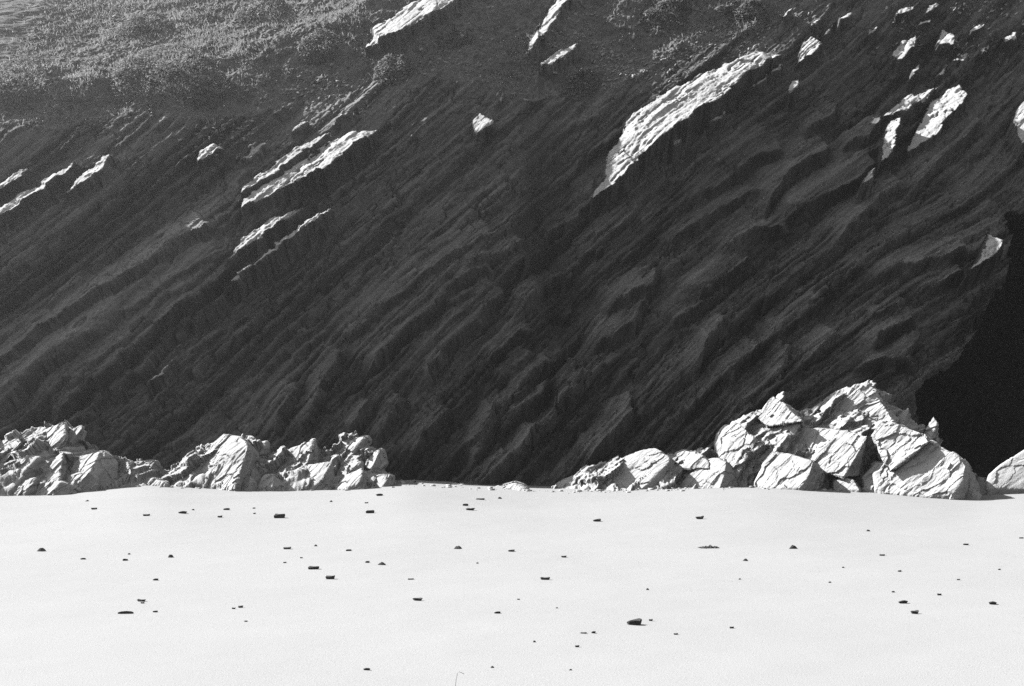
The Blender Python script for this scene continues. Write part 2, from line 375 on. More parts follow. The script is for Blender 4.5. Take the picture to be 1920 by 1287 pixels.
# --- slabs that stand proud and catch the sun, with sunlight also painted in as pale tone (outline in order; tilt towards the sun)
SLABS = [
 ([(450, 362), (455, 345), (500, 310), (560, 270), (620, 242), (605, 262), (560, 290), (500, 335)], 30, 0.50),
 ([(452, 390), (455, 370), (520, 325), (600, 275), (650, 245), (705, 240), (690, 262), (620, 318), (540, 350), (480, 378)], 30, 0.53),
 ([(420, 482), (440, 455), (470, 425), (520, 400), (578, 378), (550, 400), (500, 437), (450, 465)], 30, 0.77),
 ([(428, 520), (470, 485), (530, 437), (570, 410), (620, 378), (600, 402), (545, 442), (500, 472), (440, 517)], 30, 0.96),
 ([(-60, 430), (-30, 405), (40, 355), (90, 328), (142, 294), (120, 322), (60, 367), (0, 400), (-50, 432)], 30, 0.45),
 ([(118, 362), (140, 332), (175, 303), (211, 280), (192, 320), (150, 347)], 30, 0.48),
 ([(-20, 355), (20, 325), (55, 313), (40, 330), (0, 358)], 30, 0.40),
 ([(365, 300), (378, 275), (395, 262), (420, 275), (405, 285), (380, 303)], 30, 0.35),
 ([(450, 300), (470, 275), (500, 260), (490, 275), (470, 292)], 25, 0.30),
 ([(680, 88), (700, 65), (692, 45), (740, 20), (800, -15), (880, -20), (830, 25), (770, 55), (720, 78)], 26, 0.35),
 ([(985, 95), (1005, 60), (1030, 10), (1050, -10), (1085, -10), (1045, 32), (1020, 67)], 28, 0.35),
 ([(1105, 372), (1137, 325), (1140, 290), (1168, 250), (1168, 225), (1210, 190), (1290, 150), (1360, 115), (1425, 92), (1470, 98), (1400, 145), (1385, 167), (1340, 202), (1290, 237), (1240, 277), (1190, 312), (1150, 347)], 28, 0.49),
 ([(1655, 300), (1658, 255), (1672, 222), (1692, 210), (1690, 235), (1675, 285)], 30, 0.86),
 ([(1700, 288), (1722, 245), (1735, 205), (1770, 168), (1805, 150), (1812, 185), (1790, 215), (1745, 268)], 28, 0.51),
 ([(1655, 215), (1690, 185), (1740, 163), (1765, 158), (1735, 186), (1700, 207)], 28, 0.50),
 ([(1613, 342), (1628, 322), (1648, 308), (1637, 330)], 32, 1.14),
 ([(1478, 168), (1488, 152), (1506, 148), (1502, 160), (1485, 172)], 32, 0.76),
 ([(1497, 112), (1505, 75), (1525, 66), (1545, 88), (1520, 103)], 28, 0.35),
 ([(1672, 102), (1690, 75), (1727, 63), (1712, 92), (1690, 113)], 28, 0.40),
 ([(1762, 82), (1768, 50), (1792, 62), (1787, 87)], 28, 0.40),
 ([(1812, 503), (1840, 478), (1855, 432), (1888, 450), (1860, 480)], 32, 1.14),
 ([(1905, 225), (1914, 198), (1960, 150), (1960, 255), (1922, 272)], 28, 0.75),
 ([(1010, 115), (1040, 95), (1085, 75), (1075, 92), (1030, 122)], 22, 0.48),
 ([(885, 220), (900, 205), (925, 235), (905, 250), (890, 245)], 26, 0.35),
]
SLABS.append(([(1105, 372), (1137, 325), (1142, 292), (1172, 280), (1190, 312), (1150, 347)], 28, 0.72))
for (cx_, cy_, ln_, wd_, th_, off_) in [(1700, 18, 20, 7, 30, .4), (1738, 40, 13, 6, 34, .4), (1752, 12, 16, 5, 25, .4), (1806, 104, 16, 5, 36, .42), (1832, 52, 20, 8, 30, .4), (1852, 88, 14, 5, 40, .42),
        (1898, 72, 18, 9, 35, .42), (1640, 52, 13, 5, 38, .4), (1588, 30, 16, 5, 34, .4), (1556, 60, 12, 4, 36, .4), (1345, 214, 24, 4, 36, .4), (1424, 150, 26, 4, 35, .4), (1458, 124, 18, 4, 35, .4), (1270, 262, 15, 4, 40, .4),
        (1480, 20, 14, 4, 34, .35), (1530, 38, 15, 5, 34, .4), (560, 232, 22, 4, 33, .35), (640, 210, 20, 3, 33, .35), (470, 268, 14, 4, 34, .35), (300, 690, 40, 3, 44, .75), (1720, 130, 14, 5, 40, .45), (1770, 128, 18, 5, 38, .45)]:
    th_ = math.radians(th_); ux_, uy_ = math.cos(th_), -math.sin(th_); vx_, vy_ = -uy_, ux_
    SLABS.append(([(cx_ - ln_ * ux_, cy_ - ln_ * uy_), (cx_ - ln_ * .4 * ux_ - wd_ * vx_, cy_ - ln_ * .4 * uy_ - wd_ * vy_), (cx_ + ln_ * .7 * ux_ - wd_ * .7 * vx_, cy_ + ln_ * .7 * uy_ - wd_ * .7 * vy_),
                   (cx_ + ln_ * ux_, cy_ + ln_ * uy_), (cx_ + ln_ * .3 * ux_ + wd_ * vx_, cy_ + ln_ * .3 * uy_ + wd_ * vy_)], 30, off_))
slab_id = np.zeros(U.shape, np.int16)
for n_, (pts, tilt, off) in enumerate(SLABS):
    a_ = np.array(pts, float); c_ = a_.mean(0)
    m = (PX > a_[:, 0].min() - 60) & (PX < a_[:, 0].max() + 60) & (PY > a_[:, 1].min() - 40) & (PY < a_[:, 1].max() + 80)
    bj = 3.0 * cell(P[m] / 27 + 0.06 * wx[m], Q[m] / 60, 4) + 1.8 * cell(P[m] / 11 + 0.1 * wy[m], Q[m] / 24, 5)
    h0 = off + 0.12                                      # the outline is where the raised slab is seen, so go back down its height
    x = 960 + (PX[m] - 960) * (1 + 0.021 * h0) + wx[m] * 0.6 + 0.64 * bj; y = PY[m] - 36 * h0 + wy[m] * 0.6 + 0.77 * bj
    ax = np.linalg.eigh(np.cov((a_ - c_).T))[1][:, 1]
    if ax[0] < 0: ax = -ax
    if ax[1] > -0.3: ax = np.array([.77, -.64])
    nq = np.array([-ax[1], ax[0]])                       # towards lower right
    ins = in_poly(x, y, pts)
    # upper-left boundary along p
    pv = (a_ - c_) @ ax; qv = (a_ - c_) @ nq
    i0, i1 = pv.argmin(), pv.argmax(); n = len(pts)
    ch1 = [i0]
    while ch1[-1] != i1: ch1.append((ch1[-1] + 1) % n)
    ch2 = [i0]
    while ch2[-1] != i1: ch2.append((ch2[-1] - 1) % n)
    up = ch1 if qv[ch1].mean() < qv[ch2].mean() else ch2
    pu = pv[up]; qu = qv[up]; o_ = np.argsort(pu)
    pq = (x - c_[0]) * ax[0] + (y - c_[1]) * ax[1]; qq = (x - c_[0]) * nq[0] + (y - c_[1]) * nq[1]
    qa = np.interp(pq, pu[o_], qu[o_])
    h = off + np.maximum(qq - qa, 0) / 62.0 * math.tan(math.radians(tilt))
    ii = np.where(m)
    dd = d[m]; od, _, _ = poly_dist(x, y, list(pts) + [pts[0]]); od = np.abs(od)
    fw = np.maximum(5.0 + 4.0 * vnoise(PX[m] / 7, PY[m] / 7, 7) + 2.5 * vnoise(P[m] / 3.5, Q[m] / 3.5, 2), 2.0)
    rim = (~ins) & (od < fw) & (qq > qa + 2); dd[rim] = np.maximum(dd, dd + (MACRO[m] + h - dd) * (1 - od / fw))[rim]
    dd[ins] = (MACRO[m] + 0.3 * (l2[m]) + 0.4 * l3[m] - 0.1 * crack[m] + h)[ins]; d[m] = dd
    sid = slab_id[m]; sid[ins] = n_ + 1; slab_id[m] = sid

# --- pale sea-worn ledges along the foot
TOX = [-400, -100, 0, 60, 125, 160, 200, 300, 325, 345, 400, 430, 500, 520, 590, 605, 640, 690, 720, 740, 780, 850, 900, 960, 1030, 1100, 1200, 1300, 1345, 1360, 1450, 1500, 1550, 1626, 1650, 1700, 1750, 1800, 1835, 1870]
TOY = [830, 830, 832, 818, 798, 806, 850, 868, 890, 872, 836, 824, 836, 858, 834, 860, 836, 828, 850, 895, 926, 928, 934, 924, 922, 888, 856, 852, 838, 806, 756, 790, 756, 732, 770, 805, 835, 862, 912, 960]
toe = (PY - 22 - 14 * (PX < 760) + 8 * fbm(PX / 22, PY / 22, 3, 4, 0.6) + 9 * cell(P / 30 + 0.06 * wx, Q / 60, 3) - np.interp(PX, TOX, TOY)) / 64.0
ta, te, tr = facets(P / 52 + wx / 22, Q / 40 + wy / 22, 8, -0.05, 0.42, 0.12)
tb, tf, ts = facets(P / 21 + wx / 14, Q / 15 + wy / 14, 12, -0.02, 0.13, 0.05)
toem = (toe > 0) & (PX < 1875)
pro = 1.0 + 0.35 * (PX < 800) + 0.6 * np.minimum(toe, 1.6)
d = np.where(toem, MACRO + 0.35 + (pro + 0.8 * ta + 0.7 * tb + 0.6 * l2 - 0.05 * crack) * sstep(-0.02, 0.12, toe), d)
# --- rubble and tussock relief on the overgrown slope, fine relief on the rock
vegm = 1 - rockm
clump = fbm(U * 1.0, W * 1.4, 6, 6, 0.62)
d += vegm * (slab_id == 0) * (0.36 * (1 - 0.45 * sstep(0, 2.5, above2)) * clump + 0.10 * np.abs(fbm(U * 4, W * 5, 3, 4, 0.65)) + 0.05 * fbm(U * 11, W * 13, 8, 2, 0.7))
d += 0.02 * fbm(U * 9, W * 9, 12, 3, 0.6) + 0.025 * rockm * np.abs(fbm(P / 11, Q / 5, 6, 3, 0.6)) + 0.04 * rockm * fbm(P / 30, Q / 12, 5, 4, 0.6)
X, Y, Z = place(d, rec)

# --- colour of the beds
tone = 0.098 + 0.05 * (c1 - 0.5) + 0.07 * (c2 - 0.5) + 0.07 * (c3 - 0.5) + 0.03 * fbm(P / 200, Q / 60, 3, 3) + 0.05 * fbm(P / 24, Q / 5, 2, 4, 0.65)
tone = tone + 0.05 * bed_tone
tone = np.where(vegm > 0.5, 0.13 + 0.06 * fbm(U * 5, W * 6, 2, 4, 0.7), tone)
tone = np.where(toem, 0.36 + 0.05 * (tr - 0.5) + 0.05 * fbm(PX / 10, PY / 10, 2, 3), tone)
tone = tone + (0.035 - tone) * sstep(0.2, 4.0, rec)                # shade of the hollow painted into the tone, darker with depth
tone = tone * (1 + 0.11 * RNG.standard_normal(tone.shape))
tone = np.clip(tone, 0.03, 0.5)
core = slab_id > 0                                     # slab rims are left out of the pale tone, as painted edge shade
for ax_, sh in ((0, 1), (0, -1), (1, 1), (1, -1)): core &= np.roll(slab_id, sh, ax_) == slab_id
tone = np.where(core, 0.40, tone)  # sunlight on the slab tops painted in as a paler tone

idx = np.arange(U.size).reshape(U.shape)
quads = np.stack([idx[:-1, :-1], idx[1:, :-1], idx[1:, 1:], idx[:-1, 1:]], -1).reshape(-1, 4)
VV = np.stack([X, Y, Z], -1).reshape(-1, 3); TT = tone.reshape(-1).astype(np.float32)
qid = np.where(slab_id > 0, slab_id, bed_id)[:-1, :-1].reshape(-1)
qveg = (vegm[:-1, :-1].reshape(-1) > 0.5) & (slab_id[:-1, :-1].reshape(-1) == 0)
qid[qveg] = 0
def piece(name, sel, mat, parent=None):
    F = quads[sel]; u_, inv = np.unique(F, return_inverse=True)
    me = mesh_np(name, VV[u_], inv.reshape(F.shape))
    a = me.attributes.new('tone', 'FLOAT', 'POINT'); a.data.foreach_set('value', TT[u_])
    return link(name, me, mat, parent)
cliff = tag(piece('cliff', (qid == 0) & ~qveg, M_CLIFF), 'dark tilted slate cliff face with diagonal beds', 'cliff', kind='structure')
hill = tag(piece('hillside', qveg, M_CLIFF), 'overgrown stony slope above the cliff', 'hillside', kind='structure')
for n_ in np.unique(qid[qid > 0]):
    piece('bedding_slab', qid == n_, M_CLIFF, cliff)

# ------------------------------------------------------------------ rocks at the foot of the cliff
T1 = np.array([0.72, 0.25, 0.64]); T1 /= np.linalg.norm(T1)           # along the beds
T3 = np.array([0.55, -0.62, -0.56]); T3 /= np.linalg.norm(T3)         # across the beds
T2 = np.cross(T1, T3)
ROCK_N = [0]
def rock(name, lit, dark=(), dy=0.0, nl=(-.6, -.58, .55), back=2.0, vox=0.032, rough=1.0, ysup=38.45, rnd=0):
    """lit: outline of the sunlit face (first point = its highest corner), dark: corners of the turned-away side"""
    nl = Vector(nl).normalized()
    y0 = ysup
    for _ in range(6):
        a = at(lit[0][0], lit[0][1], y0); y0 = ysup + 0.51 * a.z + dy
    pts = []
    for (px, py) in lit:
        r_ = ray(px, py); t = (a - cam.location).dot(nl) / r_.dot(nl); p = cam.location + r_ * t
        if p.y < y0 - 2.2 or p.y > y0 + 1.6 or t < 0: p = at(px, py, min(max(p.y, y0 - 2.2), y0 + 1.6) if t > 0 else y0)
        pts.append(p)
    for dk in dark:
        pts.append(at(dk[0], dk[1], y0 + (dk[2] if len(dk) > 2 else 0.25)))
    bk = [Vector((p.x * (1 + back / 40), p.y + back, p.z * 0.85)) for p in pts]
    low = [Vector((p.x, p.y + 0.1, -0.35)) for p in pts if p.z < 0.35]
    bm = bmesh.new()
    for p in pts + bk + low: bm.verts.new(p)
    res = bmesh.ops.convex_hull(bm, input=bm.verts)
    bmesh.ops.delete(bm, geom=[v for v in bm.verts if not v.link_faces], context='VERTS')
    me = bpy.data.meshes.new(name); bm.to_mesh(me); bm.free()
    o = bpy.data.objects.new(name, me); COL.objects.link(o)
    md = o.modifiers.new('r', 'REMESH'); md.mode = 'VOXEL'; md.voxel_size = vox
    if rnd:
        sm = o.modifiers.new('s', 'SMOOTH'); sm.iterations = rnd; sm.factor = 0.5
    dg = bpy.context.evaluated_depsgraph_get()
    me2 = bpy.data.meshes.new_from_object(o.evaluated_get(dg)); o.modifiers.clear(); o.data = me2; bpy.data.meshes.remove(me)
    n = len(me2.vertices); C = np.empty(n * 3, np.float32); me2.vertices.foreach_get('co', C); C = C.reshape(-1, 3)
    N = np.empty(n * 3, np.float32); me2.vertex_normals.foreach_get('vector', N); N = N.reshape(-1, 3)
    sd = ROCK_N[0] % 9; ROCK_N[0] += 1
    L = np.stack([C @ T1, C @ T2, C @ T3], -1)
    wob = vnoise3(C * 1.6, sd) * 0.25 + vnoise3(C * 6, sd + 1) * 0.06
    k = L[:, 2] + wob
    def saw(k, th, s):
        i = np.floor(k / th); f = k / th - i
        rr = np.sin(i * 12.9898 + s * 4.1) * 43758.5453; rr = rr - np.floor(rr)
        return (f - 0.5) * rr
    e = 0.03 * saw(k, 0.55, sd) + 0.01 * saw(k + 0.05, 0.16, sd + 3)
    e = e * (0.4 + 0.6 * np.clip(vnoise3(L * np.array([0.8, 1.5, 2]), sd + 4) + 0.5, 0, 1))
    Ls = L * np.array([2.5, 4, 9])
    e = e + 0.014 * vnoise3(Ls, sd + 2) + 0.012 * vnoise3(Ls * 2.3, sd + 3) + 0.07 * vnoise3(C * 1.6, sd + 5)
    e = e - 0.03 * np.clip(1 - np.abs(vnoise3(L * np.array([1.1, 2.2, 4.5]), sd + 6)) * 14, 0, 1) * (vnoise3(C * 1.3, sd + 7) > -0.1)      # open cracks
    G = L / np.array([0.75, 0.5, 0.42]) + 0.35 * np.stack([vnoise3(C * 2.5, sd), vnoise3(C * 2.5, sd + 1), vnoise3(C * 2.5, sd + 2)], -1)
    gi = np.floor(G).astype(np.int64); best = np.full(n, 9e9); fh = np.zeros(n)
    for a_ in (-1, 0, 1):                                  # broken faces: each cell its own height and tilt
        for b_ in (-1, 0, 1):
            for c_ in (-1, 0, 1):
                cc = gi + np.array([a_, b_, c_]); hx = (cc & 63)
                r0 = TAB3[hx[:, 0], hx[:, 1], hx[:, 2]]; r1_ = TAB3[hx[:, 1], hx[:, 2], hx[:, 0]]; r2_ = TAB3[hx[:, 2], hx[:, 0], hx[:, 1]]
                dv = G - cc - np.stack([r0, r1_, r2_], -1); dd = (dv ** 2).sum(1); m_ = dd < best
                fh = np.where(m_, (r0 - 0.5) * 0.12 + dv[:, 0] * (r1_ - 0.5) * 0.1 + dv[:, 2] * (r2_ - 0.3) * 0.12, fh); best = np.where(m_, dd, best)
    e = e + 0.55 * fh
    C = C + N * (e * rough)[:, None]
    me2.vertices.foreach_set('co', C.ravel()); me2.update(); me2.name = name
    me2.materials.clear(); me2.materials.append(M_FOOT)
    return o
ROCKS = [
 # far left group
 dict(n='rock_outcrop', lit=[(31,816),(42,828),(22,850),(-40,900),(-70,900),(-70,870),(0,835)], dark=[(46,835),(44,850)]),
 dict(n='rock_outcrop', lit=[(122,791),(104,814),(123,823),(100,850),(60,868),(20,890),(40,840),(80,812)], dark=[(128,815),(115,862)]),
 dict(n='rock_fin', lit=[(153,795),(155,802),(127,826),(118,845),(127,812)], dark=[(160,802),(140,850)]),
 dict(n='boulder', lit=[(72,858),(52,876),(37,896),(10,925),(-70,930),(-70,880),(0,860)], dark=[(80,864),(80,884),(71,897),(50,930)], dy=-1.0),
 dict(n='boulder', lit=[(67,898),(46,924),(15,930),(38,900)], dark=[(71,903),(71,924),(50,928)], dy=-1.3),
 dict(n='boulder', lit=[(118,848),(100,860),(82,880),(75,915),(100,928),(112,900)], dark=[(122,870),(130,880),(115,905)], dy=-.9),
 dict(n='boulder', lit=[(187,847),(160,875),(150,885),(130,900),(138,868),(145,855)], dark=[(200,852),(219,868),(217,908),(165,920),(160,900,-.6)], dy=-1.1),
 dict(n='boulder', lit=[(167,884),(150,902),(120,918),(115,895)], dark=[(185,898),(175,918),(150,922)], dy=-1.6),
 dict(n='boulder', lit=[(115,905),(95,928),(70,928),(75,905)], dark=[(120,905),(150,919),(100,928)], dy=-1.6),
 dict(n='boulder', lit=[(240,866),(246,885),(232,910),(216,912),(219,868)], dark=[(248,870),(249,908),(234,910)]),
 dict(n='rock_fin', lit=[(292,862),(270,893),(250,908),(246,875)], dark=[(296,864),(310,895),(285,900)]),
 dict(n='boulder', lit=[(290,896),(312,908),(250,912),(268,892)], dark=[(316,900),(316,912)], dy=-.5),
 # second group
 dict(n='rock_outcrop', lit=[(420,816),(453,820),(463,830),(464,842),(447,875),(446,895),(440,916),(320,918),(345,880),(385,850),(400,832)], dark=[(485,855,.1),(483,890,0),(465,895)], dy=-.2),
 dict(n='boulder', lit=[(501,828),(487,853),(478,846),(465,835),(480,834)], dark=[(505,832),(495,856),(508,880)], dy=.2),
 dict(n='boulder', lit=[(470,905),(455,920),(440,918),(445,885),(468,890)], dark=[(482,905),(482,918),(465,920)], dy=-1.2),
 dict(n='boulder', lit=[(488,868),(500,882),(485,895),(480,885)], dark=[(503,886)], dy=-.2),
 dict(n='rock_fin', lit=[(590,824),(584,840),(577,865),(560,885),(540,905),(505,916),(515,880),(530,850),(560,845),(575,833)], dark=[(597,845),(600,868),(577,870)], dy=-.3),
 dict(n='boulder', lit=[(515,890),(510,912),(485,916),(495,892)], dark=[(520,900),(540,914),(515,918)], dy=-1.2),
 dict(n='rock_fin', lit=[(688,816),(668,835),(650,855),(642,872),(620,880),(600,870),(625,838),(640,826)], dark=[(692,822),(670,866),(645,880)], dy=-.3),
 dict(n='boulder', lit=[(622,866),(608,892),(595,905),(580,920),(540,918),(545,890),(560,872),(595,868)], dark=[(628,875),(629,912),(620,910),(610,900)], dy=-1.2),
 dict(n='rock_fin', lit=[(677,866),(650,885),(632,908),(629,890),(640,870)], dark=[(682,870),(685,885),(678,910),(645,920),(672,912)], dy=-.9),
 dict(n='boulder', lit=[(678,880),(681,890),(672,905),(640,922),(632,916),(650,890)], dark=[(690,895),(680,920)], dy=-1.5),
 dict(n='rock_fin', lit=[(714,840),(700,865),(695,882),(683,876),(690,858),(700,845)], dark=[(718,843),(722,868),(705,890)], dy=-.6),
 dict(n='boulder', lit=[(731,889),(716,916),(699,918),(706,893)], dark=[(738,895),(740,916),(722,918)], dy=-1.2),
 # low half-buried rocks in the middle
 dict(n='boulder', lit=[(865,913),(882,928),(850,930),(840,916)], dark=[(886,928),(880,930)], dy=-.9, rnd=3),
 dict(n='boulder', lit=[(966,908),(990,925),(970,932),(925,932),(944,912)], dark=[(984,915),(1000,932)], dy=-.9, rnd=4),
 # right hand mound and boulders
 dict(n='rock_mound', lit=[(1228,842),(1255,856),(1256,865),(1234,885),(1215,908),(1190,924),(1030,928),(1060,900),(1100,885),(1140,880),(1175,858),(1205,844)], dark=[(1270,870,.3),(1273,910,.2),(1250,912,-.2)], nl=(-.35,-.6,.72), rnd=5, rough=.7, dy=-.2),
 dict(n='boulder', lit=[(1285,842),(1310,850),(1330,866),(1330,880),(1265,880),(1268,850)], dark=[(1337,872)], rnd=4),
 dict(n='boulder', lit=[(1350,859),(1362,865),(1360,885),(1350,914),(1310,918),(1275,910),(1290,890),(1315,868),(1335,860)], dark=[(1380,890,.2),(1388,910,.1),(1370,914,-.3)], dy=-.9, rnd=4, rough=.7),
 dict(n='stone', lit=[(1305,907),(1300,920),(1297,918)], dark=[(1311,920)], dy=-1.2, back=.2, vox=.02, rough=.4),
 dict(n='rock_outcrop', lit=[(1384,793),(1400,805),(1418,828),(1395,845),(1390,870),(1385,890),(1365,905),(1352,860),(1342,835),(1345,812),(1360,795)], dark=[(1425,835),(1420,880)], rnd=2),
 dict(n='rock_outcrop', lit=[(1445,790),(1500,785),(1498,800),(1452,820),(1448,845),(1420,900),(1390,910),(1395,850),(1415,825),(1405,800)], dark=[(1480,822,.8),(1478,848,.8)], dy=.15),
 dict(n='boulder', lit=[(1450,849),(1476,849),(1515,862),(1526,866),(1518,890),(1500,914),(1440,918),(1415,905),(1432,868)], dark=[(1535,880),(1553,898),(1545,910),(1525,912)], dy=-1.1, rnd=3, rough=.8),
 dict(n='boulder', lit=[(1628,816),(1598,842),(1585,870),(1575,890),(1550,890),(1520,870),(1485,860),(1487,830),(1500,805),(1560,803)], dark=[(1607,850,.1),(1619,860,.3),(1612,895,.1),(1580,900,-.4)], dy=-1.7, rnd=1, rough=.8),
 dict(n='rock_outcrop', lit=[(1655,790),(1700,800),(1735,815),(1742,830),(1700,850),(1675,870),(1668,885),(1650,850),(1635,815)], dark=[(1750,835),(1690,880)], dy=-1.5, nl=(-.45,-.6,.66), rough=1.3),
 dict(n='rock_outcrop', lit=[(1626,719),(1642,730),(1628,745),(1640,760),(1660,778),(1675,790),(1630,815),(1560,815),(1500,810),(1498,780),(1550,745),(1590,727)], dark=[(1660,760,.6),(1690,795,.6)], rough=1.5, nl=(-.5,-.65,.58)),
 dict(n='rock_fin', lit=[(1450,742),(1470,756),(1453,773),(1480,780),(1505,790),(1440,800),(1420,785),(1440,755)], dark=[(1478,770),(1490,778)]),
 dict(n='boulder', lit=[(1537,878),(1524,900),(1515,916),(1505,912),(1520,870)], dark=[(1552,900),(1545,912)], dy=-.9),
 dict(n='boulder', lit=[(1600,900),(1612,918),(1560,918),(1562,900),(1585,895)], dark=[(1616,918)], dy=-1.5, rnd=4, rough=.6),
 dict(n='boulder', lit=[(1640,868),(1667,868),(1660,890),(1640,918),(1620,918),(1618,895)], dark=[(1672,885),(1665,915)], dy=-1.4, rnd=3, rough=.8),
 dict(n='rock_mound', lit=[(1745,828),(1757,840),(1797,856),(1812,872),(1805,900),(1790,925),(1740,932),(1650,922),(1640,890),(1667,868),(1690,848),(1720,830)], dark=[(1827,895,.1),(1834,918,0),(1815,926,-.4)], nl=(-.42,-.62,.66), rnd=2, rough=1.1, dy=-2.1),
 dict(n='boulder', lit=[(1815,914),(1838,930),(1838,938),(1775,936),(1785,915)], dark=[(1841,934)], dy=-2.3, rnd=5, rough=.5),
 dict(n='boulder', lit=[(1740,895),(1760,910),(1763,932),(1715,930),(1725,905)], dark=[(1768,930)], dy=-2.2, rnd=4, rough=.7),
 dict(n='rock_fin', lit=[(1704,763),(1690,780),(1688,805),(1678,790),(1690,775)], dark=[(1708,768),(1700,800)], dy=.1, back=.5),
 dict(n='rock_fin', lit=[(1750,779),(1757,792),(1755,805),(1742,828),(1736,815),(1748,797)], dark=[(1760,795),(1756,830)], dy=.1, back=.5),
 dict(n='rock_mound', lit=[(1925,842),(1990,815),(1990,918),(1850,916),(1856,892),(1878,872)], dark=[(2000,860),(2000,918)], dy=-.8, nl=(-.2,-.72,.64), rnd=8, rough=.5, back=2),
]
rock_objs = []
for R_ in ROCKS:
    R_ = dict(R_); nm = R_.pop('n'); R_['dy'] = R_.get('dy', 0) - (0.35 if R_['lit'][0][0] < 760 else 0); rock_objs.append(rock(nm, **R_))


# ------------------------------------------------------------------ plants and loose stones on the slope
def leaf_mat(name, v, tr):
    m, n, l, b = new_mat(name, 0.7)
    b.inputs['Base Color'].default_value = grey(v)
    t = n.new('ShaderNodeBsdfTranslucent'); t.inputs[0].default_value = grey(v * 1.2)
    mx = n.new('ShaderNodeMixShader'); mx.inputs[0].default_value = tr
    oi = n.new('ShaderNodeTexCoord'); no = n.new('ShaderNodeTexNoise'); no.inputs['Scale'].default_value = 3.0
    r = n.new('ShaderNodeMapRange'); r.inputs[3].default_value = v * 0.6; r.inputs[4].default_value = v * 1.5
    l.new(oi.outputs['Object'], no.inputs['Vector']); l.new(no.outputs[0], r.inputs[0]); l.new(r.outputs[0], b.inputs['Base Color'])
    l.new(b.outputs[0], mx.inputs[1]); l.new(t.outputs[0], mx.inputs[2]); l.new(mx.outputs[0], n['Material Output'].inputs['Surface'])
    return m
M_GRASS = leaf_mat('dry_grass', 0.24, 0.4)
M_LEAF = leaf_mat('shrub_leaves', 0.2, 0.4)
M_STEM = rock_mat('stem', 0.05, 0.09)
M_SCREE = rock_mat('pale_scree', 0.26, 0.40, scale=3)

P3 = np.stack([X, Y, Z], -1)
Tu = np.gradient(P3, axis=0); Tv = np.gradient(P3, axis=1)
NN = np.cross(Tu, Tv); NN /= np.linalg.norm(NN, axis=-1, keepdims=True) + 1e-9
if NN[600, 300, 1] > 0: NN = -NN
gpx, gpy = to_px(X, Y, Z)
inview = (gpx > -150) & (gpx < 2070) & (gpy > -300) & (slab_id == 0)
SUNV = np.array(SUN)
def quads_mesh(name, C, A, B, tri=False):
    """C centres, A and B half axes -> one quad each"""
    V = np.stack([C - A - B, C + A - B, C + A + B, C - A + B], 1).reshape(-1, 3)
    return mesh_np(name, V, np.arange(len(V)).reshape(-1, 4))
# grass: single bent blades
w_ = (vegm > 0.45) * inview * np.clip(0.35 + 1.2 * fbm(U * 0.7, W * 0.7, 11, 4), 0, 1)
w_ = w_.ravel(); w_ = w_ / w_.sum()
sel = RNG.choice(w_.size, 50000, p=w_)
base = P3.reshape(-1, 3)[sel] + RNG.normal(0, 0.012, (len(sel), 3)); nr = NN.reshape(-1, 3)[sel]
dirn = np.array([0, 0, 0.8]) + 0.6 * nr + RNG.normal(0, 0.45, (len(sel), 3)); dirn /= np.linalg.norm(dirn, axis=1, keepdims=True)
ln = RNG.uniform(0.05, 0.19, (len(sel), 1)); side = np.cross(dirn, RNG.normal(0, 1, (len(sel), 3))); side /= np.linalg.norm(side, axis=1, keepdims=True)
wd = RNG.uniform(0.008, 0.018, (len(sel), 1))
mid = base + dirn * ln * 0.6; tip = base + dirn * ln + np.array([0, -0.4, -0.35]) * ln * 0.4
V = np.stack([base - side * wd, base + side * wd, mid + side * wd * 0.8, mid - side * wd * 0.8, tip], 1).reshape(-1, 3)
b0 = np.arange(len(sel)) * 5
F = np.concatenate([np.stack([b0, b0 + 1, b0 + 2], -1), np.stack([b0, b0 + 2, b0 + 3], -1), np.stack([b0 + 3, b0 + 2, b0 + 4], -1)])
tag(link('grass', mesh_np('grass', V, F), M_GRASS), 'short dry grass on the slope above the cliff', 'grass', kind='stuff')

# loose flat stones
BOX = np.array([[-1, -1, -1], [1, -1, -1], [1, 1, -1], [-1, 1, -1], [-1, -1, 1], [1, -1, 1], [1, 1, 1], [-1, 1, 1]], float)
BF = np.array([[0, 3, 2, 1], [4, 5, 6, 7], [0, 1, 5, 4], [1, 2, 6, 5], [2, 3, 7, 6], [3, 0, 4, 7]])
band = np.exp(-((above - 1.0) / 1.1) ** 2) * (above > 0.05)
spots = sum(a * np.exp(-((gpx - x) / sx) ** 2 - ((gpy - y) / sy) ** 2) for (x, y, sx, sy, a) in
            [(520, 200, 120, 60, 1.6), (1100, 60, 120, 50, .8), (1190, 110, 110, 50, .9), (1280, 60, 160, 60, .8), (1400, 90, 80, 40, 1.2), (760, 150, 120, 60, .5), (420, 250, 60, 30, 1.2), (1820, 40, 120, 50, 1.5), (1700, 40, 90, 40, .8)])
w_ = (np.where(vegm > 0.3, 0.10 + 0.35 * band, 0) + spots * (above > -1) * 0.9) * inview * np.clip(fbm(U * 0.9, W * 0.9, 4, 4) + 0.25, 0, 1)
w_ = w_.ravel(); w_ = w_ / w_.sum()
